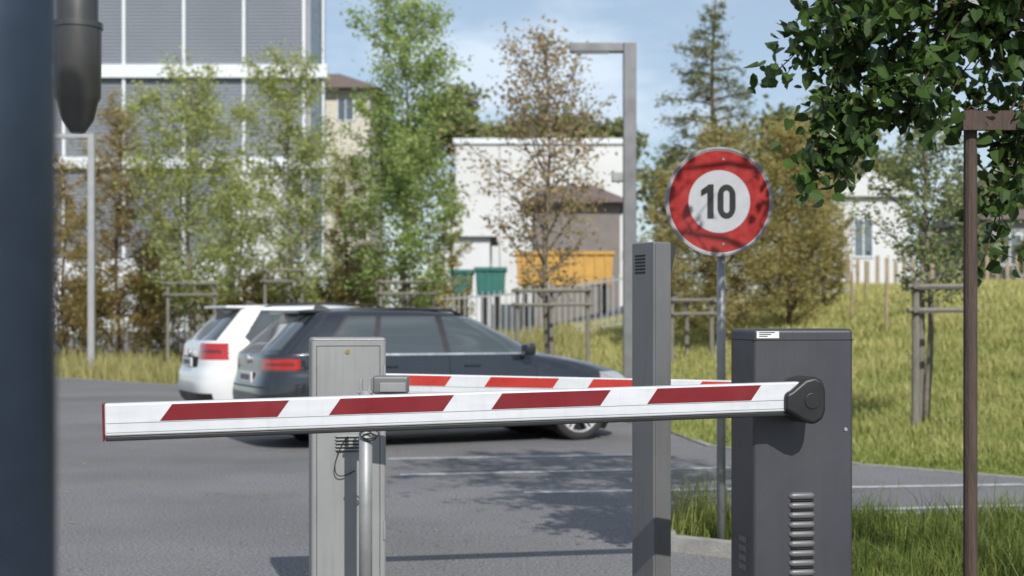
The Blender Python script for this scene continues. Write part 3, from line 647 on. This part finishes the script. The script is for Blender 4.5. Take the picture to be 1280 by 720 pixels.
# ---------------------------------------------------------------- cars
def cr(P,sub):
    P=np.array(P,float); out=[]
    for i in range(len(P)-1):
        p0=P[max(i-1,0)];p1=P[i];p2=P[i+1];p3=P[min(i+2,len(P)-1)]
        for s in range(sub):
            t=s/sub
            m1=(p2-p0)/2; m2=(p3-p1)/2
            dmin=np.abs(p2-p1)*1.2; m1=np.clip(m1,-dmin,dmin); m2=np.clip(m2,-dmin,dmin)
            out.append((2*t**3-3*t**2+1)*p1+(t**3-2*t**2+t)*m1+(-2*t**3+3*t**2)*p2+(t**3-t**2)*m2)
    out.append(P[-1]); return np.array(out)
def car(name,C,phi,ctrl,paint,cfg):
    e=empty(name,(C[0],C[1],0),phi); L=cfg['L']
    S=cr(ctrl,7); ns=len(S)
    uu=np.linspace(-.9,.9,250); ke=34
    ring_u=np.zeros((ns,250+2*ke)); ring_y=np.zeros_like(ring_u)
    for i,(z,xr,xf,w,nr,nf) in enumerate(S):
        def yf(u,n): return (1-np.abs(u)**n)**(1/n)
        mid=np.where(uu<0,yf(uu,nr),yf(uu,nf))
        y0=yf(-.9,nr); y1=yf(.9,nf)
        fa=np.linspace(0,1,ke,endpoint=False)
        yr=y0*fa; ur=-(1-yr**nr)**(1/nr)
        yfr=y1*(1-(np.arange(1,ke+1)/ke)); uf=(1-yfr**nf)**(1/nf)
        ring_u[i]=np.concatenate([ur,uu,uf]); ring_y[i]=np.concatenate([yr,mid,yfr])
    nc=ring_u.shape[1]
    z=S[:,0][:,None]+0*ring_u; xx=(S[:,1]+S[:,2])[:,None]/2+ring_u*((S[:,2]-S[:,1])[:,None]/2); yy=S[:,3][:,None]*ring_y
    VR=np.stack([xx-L/2,-yy,z],-1); VL=np.stack([xx-L/2,yy,z],-1)
    idx=np.arange(ns*nc).reshape(ns,nc)
    q=np.stack([idx[:-1,:-1],idx[:-1,1:],idx[1:,1:],idx[1:,:-1]],-1).reshape(-1,4)
    fx=((xx[:-1,:-1]+xx[1:,1:])/2).ravel(); fy=((yy[:-1,:-1]+yy[1:,1:])/2).ravel(); fz=((z[:-1,:-1]+z[1:,1:])/2).ravel()
    fu=((ring_u[:-1,:-1]+ring_u[1:,1:])/2).ravel(); fyf=((ring_y[:-1,:-1]+ring_y[1:,1:])/2).ravel()
    mi=cfg['classify'](fx,fy,fz,fu,fyf)
    keep=np.ones(len(q),bool); R=cfg['R']
    for xw in cfg['wheels']: keep&=~(((fx-xw)**2+(fz-R+.005)**2<(R+.045)**2)&(fy>.55))
    V=np.concatenate([VR.reshape(-1,3),VL.reshape(-1,3)]); q2=(q+ns*nc)[:,::-1]
    Fq=np.concatenate([q[keep],q2[keep]]); mm=np.concatenate([mi[keep],mi[keep]])
    mats=[paint,M['glass'],M['black'],M['taillight'],M['seam'],M['lens'],M['chrome'],M['darkred']]
    ob=mesh('body',V,Fq.tolist(),mats,e,mi=mm.astype(np.int32),smooth=True)
    a=Acc(); a.box((-L/2+.35,-.7,.17),(L/2-.3,.7,.30)); 
    a.obj('underbody',[M['wellblack']],e)
    for i,xw in enumerate(cfg['wheels']):
        for s in (-1,1):
            a=Acc(); n=32; ro=R+.05; vs=[];fs=[]
            for yq in (.30,.865):
                for j in range(n): t=2*math.pi*j/n; vs.append((xw-L/2+ro*math.cos(t),s*yq,R+ro*math.sin(t)))
            for j in range(n):
                if math.sin(2*math.pi*(j+.5)/n)>-.55: fs.append((j,(j+1)%n,n+(j+1)%n,n+j))
            fs.append(tuple(range(n))); a.add(vs,fs); a.obj('wheel_well',[M['wellblack']],e)
            a=Acc(); yo=.875*s; n=40
            prof=[(.10,R*.66),(.03,R*.70),(.0,R*.74),(-.004,R*.86),(.008,R*.96),(.03,R),(.18,R),(.2,R*.9),(.2,R*.66)]
            vs=[];fs=[]
            for (dy,r) in prof:
                for j in range(n): t=2*math.pi*j/n; vs.append((r*math.cos(t),yo-s*dy,r*math.sin(t)))
            for p in range(len(prof)-1):
                for j in range(n): fs.append((p*n+j,p*n+(j+1)%n,(p+1)*n+(j+1)%n,(p+1)*n+j))
            a.add(vs,fs,0)
            prof2=[(.008,R*.735),(.004,R*.70),(.02,R*.67),(.10,R*.64),(.11,0.02)]; vs=[];fs=[]
            for (dy,r) in prof2:
                for j in range(n): t=2*math.pi*j/n; vs.append((r*math.cos(t),yo-s*dy,r*math.sin(t)))
            for p in range(len(prof2)-1):
                for j in range(n): fs.append((p*n+j,p*n+(j+1)%n,(p+1)*n+(j+1)%n,(p+1)*n+j))
            m0=len(a.m); a.add(vs,fs,1)
            for j in range(n*2,n*4): a.m[m0+j]=2
            for sp in range(5):
                for off in (-.13,.13):
                    t=2*math.pi*sp/5+.3
                    def pt(r,o,dy): return (r*math.cos(t+o),yo-s*dy,r*math.sin(t+o))
                    r0_,r1_=R*.12,R*.69; o0,o1=off*1.2,off; wd=.055; w0=.22
                    vs=[pt(r0_,o0*2-w0,.022),pt(r0_,o0*2+w0,.022),pt(r1_,o1+wd,.010),pt(r1_,o1-wd,.010),pt(r0_,o0*2-w0,.05),pt(r0_,o0*2+w0,.05),pt(r1_,o1+wd,.04),pt(r1_,o1-wd,.04)]
                    a.add(vs,BF,1)
            a.tube([(0,yo-s*.014,0),(0,yo-s*.06,0)],R*.17,16,1)
            o=a.obj('wheel',[M['rubber'],M['rim'],M['wellblack']],e); o.location=(xw-L/2,0,R)
    for s in (-1,1):
        mx,mz=cfg['mirror']
        o=mesh('mirror',boxv((mx-L/2-.05,min(s*.87,s*1.03),mz-.055),(mx-L/2+.07,max(s*.87,s*1.03),mz+.07)),BF,paint,e,bevel=.035,segs=4)
        for xh in cfg['handles']:
            mesh('door_handle',boxv((xh-L/2-.09,min(s*(cfg['hw']-.01),s*(cfg['hw']+.025)),cfg['hz']-.012),(xh-L/2+.09,max(s*(cfg['hw']-.01),s*(cfg['hw']+.025)),cfg['hz']+.016)),BF,paint,e,bevel=.008)
    px_=cfg['plate']; box('licence_plate',(px_[0]-L/2-.02,-.25,px_[1]),(px_[0]-L/2,.25,px_[1]+.11),M['sticker'],e,bevel=.004)
    a=Acc()
    for i in range(6): a.box((px_[0]-L/2-.022,-.19+i*.06,px_[1]+.03),(px_[0]-L/2-.0205,-.155+i*.06,px_[1]+.085))
    a.obj('plate_characters',[M['seam']],e)
    sp=cfg['spoiler']; box('roof_spoiler',(sp[0]-L/2,-sp[3],sp[2]-.035),(sp[1]-L/2,sp[3],sp[2]),paint,e,bevel=.014)
    for s in (-1,1):
        x0,x1,yy_,zz=cfg['rails']; a=Acc(); a.tube([(x0-L/2,s*yy_,zz-.04),(x0-L/2+.12,s*yy_,zz+.012),((x0+x1)/2-L/2,s*yy_,zz+.03),(x1-L/2-.12,s*yy_,zz+.012),(x1-L/2,s*yy_,zz-.04)],.014,8); a.obj('roof_rail',[cfg.get('railm',M['black'])],e,smooth=True)
    o=mesh('antenna_fin',[(.75-L/2,-.02,sp[2]),(.95-L/2,-.02,sp[2]+.01),(.75-L/2,.02,sp[2]),(.95-L/2,.02,sp[2]+.01),(.77-L/2,0,sp[2]+.075)],[(0,1,4),(1,3,4),(3,2,4),(2,0,4),(0,2,3,1)],M['black'],e)
    a=Acc(); a.tube([(.06-L/2,0,.90),(.03-L/2,0,.90)],.045,20); a.obj('rear_badge',[M['chrome']],e)
    return e
ctrlA=[(.17,.32,4.02,.78,6,6),(.21,.16,4.16,.85,6,5),(.30,.05,4.25,.875,6,4.5),(.42,.01,4.30,.885,6,4.2),(.55,.0,4.31,.892,6,4),(.66,.02,4.28,.895,6,4),(.72,.04,4.20,.893,6,4),(.78,.05,4.02,.880,6,4),(.85,.055,3.72,.872,6,4.5),(.91,.06,3.40,.864,6,5),(.95,.07,3.16,.856,6,5),(.975,.10,3.05,.846,6,5),
(1.05,.18,2.93,.81,6,5),(1.15,.29,2.75,.765,6,5),(1.25,.40,2.55,.715,6,5),(1.33,.49,2.36,.67,6,5),(1.375,.55,2.20,.635,6,5),(1.40,.64,2.02,.595,5,4.5),(1.418,.80,1.85,.51,4,4),(1.427,1.0,1.68,.38,3,3),(1.431,1.2,1.5,.2,2.5,2.5),(1.432,1.34,1.36,.02,2,2)]
def clsA(x,y,z,u,yf):
    m=np.zeros(len(x),int)
    m[z<.25]=2
    side=(u>-.93)&(u<.955)
    lo=.960; hi=1.335
    xq=.62+(z-lo)*.75+ np.clip(.10-(z-lo),0,1)*2.2
    win=side&(z>lo)&(z<hi)&(x>xq)
    m[(side&(z>lo-.02)&(z<hi+.016)&(x>xq-.03))]=2
    m[(side&(z>lo-.022)&(z<lo-.004)&(x>xq-.03))]=6
    m[win]=1
    bp=1.93-(z-lo)*.10; m[win&(np.abs(x-bp)<.035)]=2
    cp=1.13+(z-lo)*.28; m[win&(np.abs(x-cp)<.03)]=2
    m[(u>.955)&(yf<.80)&(z>.972)&(z<1.375)]=1
    m[(u<-.93)&(yf<.80)&(z>1.0)&(z<1.36)]=1
    for xd,sl in ((1.95,-.02),(2.95,-.05)): m[(np.abs(x-(xd+sl*(z-.5)))<.0085)&(z>.27)&(z<.94)&(u<.9)]=4
    rd=np.where(z<.72,1.03+(.72-z)*.6,1.03-(z-.72)*.5); m[(np.abs(x-rd)<.009)&(z>.27)&(z<.94)&(u>-.9)]=4
    tl=(z>.79)&(z<.925)&(x<.36)&(y>.42); m[tl]=7
    m[tl&(z>.81)&(z<.905)&(y>.5)]=3
    m[tl&(z>.845)&(z<.868)&(y>.56)&(y<.80)]=7
    hd=(z>.62)&(z<.735)&(x>3.75)&(y>.45); m[hd]=5
    m[(x>4.1)&(z>.32)&(z<.66)&(y<.38)]=2
    m[(x<.3)&(z>.245)&(z<.34)&(u<-.93)]=2
    m[(u<-.95)&(np.abs(z-.62)<.006)&(y<.62)]=4
    m[(x>4.1)&(z>.3)&(z<.42)&(y>.45)&(y<.75)]=2
    return m
uA=25
car('parked_car',(-.82,15.6),math.radians(uA),ctrlA,M['carblack'],dict(L=4.31,R=.318,wheels=(.88,3.47),classify=clsA,mirror=(2.80,.985),handles=(1.28,2.20),hw=.872,hz=.83,plate=(.03,.66),spoiler=(.42,.80,1.402,.56),rails=(.85,2.2,.56,1.39)))
ctrlB=[(.19,.30,4.30,.80,6,6),(.24,.14,4.42,.87,6,5),(.34,.03,4.52,.895,6,4.5),(.48,.0,4.56,.905,6,4),(.62,.01,4.56,.908,6,4),(.74,.05,4.50,.905,6,4),(.82,.06,4.25,.898,6,4),(.90,.07,3.90,.888,6,4.5),(.97,.08,3.50,.875,6,5),(1.01,.09,3.28,.862,6,5),(1.035,.11,3.18,.85,6,5),
(1.10,.17,3.06,.82,6,5),(1.20,.27,2.86,.775,6,5),(1.30,.37,2.66,.728,6,5),(1.39,.46,2.46,.685,6,5),(1.44,.52,2.28,.65,6,5),(1.47,.62,2.10,.60,5,4.5),(1.49,.80,1.9,.52,4,4),(1.50,1.0,1.75,.40,3,3),(1.505,1.2,1.6,.2,2.5,2.5),(1.506,1.38,1.40,.02,2,2)]
def clsB(x,y,z,u,yf):
    m=np.zeros(len(x),int); m[z<.27]=2
    side=(u>-.93)&(u<.955); lo=1.01; hi=1.41
    xq=.50+(z-lo)*.72+np.clip(.08-(z-lo),0,1)*1.6
    win=side&(z>lo)&(z<hi)&(x>xq); m[side&(z>lo-.015)&(z<hi+.012)&(x>xq-.02)]=2; m[win]=1
    m[win&(np.abs(x-2.0)<.04)]=2; m[win&(np.abs(x-1.15-(z-lo)*.2)<.035)]=2
    m[(u>.955)&(yf<.8)&(z>1.03)&(z<1.43)]=1
    m[(u<-.93)&(yf<.84)&(z>1.05)&(z<1.42)]=1
    tl=(z>.82)&(z<1.02)&(x<.34)&(y>.40); m[tl]=3; m[tl&(z>.895)&(z<.94)&(y>.52)&(y<.78)]=7
    m[(x<.3)&(z>.72)&(z<.86)&(u<-.93)&(y<.42)]=4
    for xd in (2.0,3.02): m[(np.abs(x-xd)<.008)&(z>.3)&(z<1.0)]=4
    m[(x<.3)&(z>.26)&(z<.42)&(u<-.93)&(y<.75)]=2
    m[(u<-.95)&(np.abs(z-.60)<.006)&(y<.66)]=4
    m[(x>4.2)&(z>.6)&(z<.74)&(y>.5)]=5
    return m
car('parked_car',(-1.98,18.6),math.radians(uA),ctrlB,M['carwhite'],dict(L=4.56,R=.325,wheels=(.92,3.62),classify=clsB,mirror=(2.95,1.04),handles=(1.35,2.3),hw=.89,hz=.88,plate=(.03,.73),spoiler=(.36,.80,1.476,.58),rails=(.8,2.4,.60,1.475)))

# ---------------------------------------------------------------- foreground tree (right)
tosun=Vector((math.sin(SUN_AZ)*math.cos(SUN_EL),-math.cos(SUN_AZ)*math.cos(SUN_EL),math.sin(SUN_EL)))
def bigtree():
    r=np.random.default_rng(77); bx,by=2.42,6.1; e=empty('lime_tree',(bx,by,.07)); a=Acc(); segs=[]
    tp=[Vector((0,0,-.05)),Vector((.02,0,1)),Vector((0,.03,2)),Vector((.03,0,3)),Vector((.0,.04,4)),Vector((.04,0,5)),Vector((0,0,6))]
    a.tube(tp,[.07,.06,.052,.045,.034,.02,.006],10)
    def w(px,py,D): return Vector((PX(px,D)-bx,D-by,PZ(py,D)-.07))
    droop=[(962,98,6.0,30),(985,60,5.9,40),(1022,85,6.0,60),(1030,150,6.05,75),(1050,200,6.0,95),(1012,228,6.05,75),(1075,190,5.95,75),(1040,170,6.1,60),(1100,130,6.1,80),(1150,110,5.8,100),(1185,70,6.2,120),(1140,150,6.0,55),(1165,165,6.05,30),(1215,150,6.2,50),(1240,215,6.0,55),(1246,262,6.0,46),(1232,318,6.0,30),(1270,180,5.9,50),(1290,120,6.2,100),(1075,40,6.1,120),(1120,20,5.8,130),(1180,10,6.1,150),(1240,60,6.1,150),(1040,10,6.2,100),(1005,-10,6.1,60),(1230,10,5.9,120)]
    W=[]
    for px,py,D,wt in droop:
        t=w(px,py,D); zs=min(max(t.z+.35,2.0),3.2); s=Vector((0,0,zs)); mid=s.lerp(t,.55)+Vector((0,0,.28)); m2=s.lerp(t,.82)+Vector((0,0,.17))
        if px<1090 and py>120: m2=Vector((t.x+.10,t.y,t.z+.42)); mid=Vector((t.x*.62,t.y,t.z+.62)); s=Vector((0,0,t.z+.75))
        pts=[s,s.lerp(mid,.5)+Vector((0,0,.06)),mid,m2,t]; a.tube(pts,[.016,.012,.008,.005,.002],6,cap=False)
        for i,(p,q) in enumerate(zip(pts[1:-1],pts[2:])): segs.append((p,q)); W.append(wt*(.3,.6,1.3)[i])
        for _ in range(4):
            b=m2.lerp(t,r.random()); c=b+Vector((r.normal(0,.10),r.normal(0,.10),-abs(r.normal(.06,.06)))); a.tube([b,c],[.003,.0015],4,cap=False); segs.append((b,c)); W.append(wt*.45)
    for i in range(46):
        f=2.6+3.3*(i+r.random())/46; az=i*2.4; ln=1.75*math.sin(math.pi*(.22+.7*(f-2.6)/3.4))*r.uniform(.7,1.1)
        s=Vector((0,0,f)); d=Vector((math.cos(az),math.sin(az),.35)); t=s+d*ln; mid=s.lerp(t,.5)+Vector((0,0,.1)); a.tube([s,mid,t],[.02,.012,.003],6,cap=False)
        segs.append((mid,t)); W.append(110)
        for _ in range(4):
            b=s.lerp(t,r.uniform(.4,1)); c=b+Vector((r.normal(0,.3),r.normal(0,.3),r.normal(0,.2))); a.tube([b,c],[.006,.002],4,cap=False); segs.append((b,c)); W.append(85)
    a.obj('trunk_and_limbs',[M['bark2']],e,smooth=True)
    S=np.array([[*p,*q] for p,q in segs]); W=np.array(W)/sum(W); n=11300
    i=r.choice(len(S),n,p=W); t=r.random((n,1)); c=S[i,:3]*(1-t)+S[i,3:]*t+r.normal(0,.05,(n,3))
    P=c+np.array([bx,by,.07])-SIGN; ts=np.array(tosun); tt=P@ts; dist=np.linalg.norm(P-tt[:,None]*ts,axis=1)
    keep=(dist>.27)|(r.random(n)<.10); c=c[keep]; n=len(c)  # crown shaped for light: most leaves between sun and sign removed
    A=r.normal(0,1,(n,3))*np.array([.7,.7,.5])+np.array([0,0,-.75]); A/=np.linalg.norm(A,axis=1)[:,None]
    nn=r.normal(0,1,(n,3))+np.array([.1,-.5,.5]); B=np.cross(A,nn); B/=np.linalg.norm(B,axis=1)[:,None]; Nn=np.cross(A,B)
    s=(.064*r.uniform(.55,1.2,n))[:,None]
    def P_(l,wd,f): return c+A*s*l+B*s*wd+Nn*s*f
    base=P_(.06,0,0); tip=P_(1,0,-.05)
    def half(sg):
        return [base,P_(-.03,.22*sg,.08),P_(.22,.46*sg,.16),P_(.60,.33*sg,.11),tip]
    V=np.stack(half(1)+half(-1)[::-1],1).reshape(-1,3)
    sh=np.repeat(np.clip(r.random(n)*.7+r.normal(0,.15,n)+.1,0,1),2)
    fast('crown',V,5,L_dark,e,sh)
bigtree()
x,y=at(1213,5.95); e=empty('tree_stake_frame',(x,y,.07)); a=Acc(); zt=PZ(138,5.95)-.07
a.tube([(0,0,-.05),(.0,0,zt)],[.030,.028],12); a.tube([(1.15,.1,-.05),(1.15,.1,zt)],[.030,.028],12); a.tube([(.6,.7,-.05),(.6,.7,zt)],[.030,.028],12)
a.box((-.05,-.065,zt-.09),(1.25,-.032,zt-.01)); a.obj('stakes',[M['brownwood']],e)
a=Acc(); a.tube([(.1,-.02,zt-.05),(.25,.1,zt-.10),(.40,.12,zt-.04)],.012,6); a.obj('tie_rope',[M['seam']],e)

# ---------------------------------------------------------------- light, sky, camera
sun=bpy.data.lights.new('sun','SUN'); sun.energy=4.9; sun.angle=math.radians(.5); sun.color=(1,.965,.90)
so=bpy.data.objects.new('sun',sun); scene.collection.objects.link(so)
so.rotation_euler=tosun.to_track_quat('Z','Y').to_euler(); so.location=(5,-10,20)
wd=bpy.data.worlds.new('World'); scene.world=wd; wd.use_nodes=True; nt=wd.node_tree; N=nt.nodes; Lk=nt.links
sky=N.new('ShaderNodeTexSky'); sky.sky_type='NISHITA'; sky.sun_disc=False; sky.sun_elevation=SUN_EL; sky.sun_rotation=math.pi-SUN_AZ; sky.altitude=400; sky.air_density=1.0; sky.dust_density=.6; sky.ozone_density=1.6
tc=N.new('ShaderNodeTexCoord'); mp=N.new('ShaderNodeMapping'); mp.inputs['Scale'].default_value=(1,1,2.6); mp.inputs['Location'].default_value=(.35,.0,.4); Lk.new(tc.outputs['Generated'],mp.inputs[0])
cn=N.new('ShaderNodeTexNoise'); cn.inputs['Scale'].default_value=5.5; cn.inputs['Detail'].default_value=7; cn.inputs['Roughness'].default_value=.55; Lk.new(mp.outputs[0],cn.inputs[0])
cr_=N.new('ShaderNodeMapRange'); cr_.interpolation_type='SMOOTHSTEP'; cr_.inputs[1].default_value=.44; cr_.inputs[2].default_value=.68; cr_.inputs[3].default_value=.30; cr_.inputs[4].default_value=.95; Lk.new(cn.outputs[0],cr_.inputs[0])
mx=N.new('ShaderNodeMixRGB'); mx.inputs[2].default_value=(7.7,8.9,10.2,1); Lk.new(cr_.outputs[0],mx.inputs[0]); Lk.new(sky.outputs[0],mx.inputs[1])
bg=N['Background']; bg.inputs[1].default_value=.1; Lk.new(mx.outputs[0],bg.inputs[0])
cam=bpy.data.cameras.new('camera'); co=bpy.data.objects.new('camera',cam); scene.collection.objects.link(co); scene.camera=co
co.location=(0,0,CH); co.rotation_euler=(math.pi/2,0,0); cam.lens=50; cam.sensor_width=36; cam.shift_y=(HY-360)/1280; cam.clip_end=3000; cam.clip_start=.05
cam.dof.use_dof=True; cam.dof.focus_distance=4.5; cam.dof.aperture_fstop=4.0
scene.view_settings.view_transform='Standard'; scene.view_settings.look='None'; scene.view_settings.exposure=0
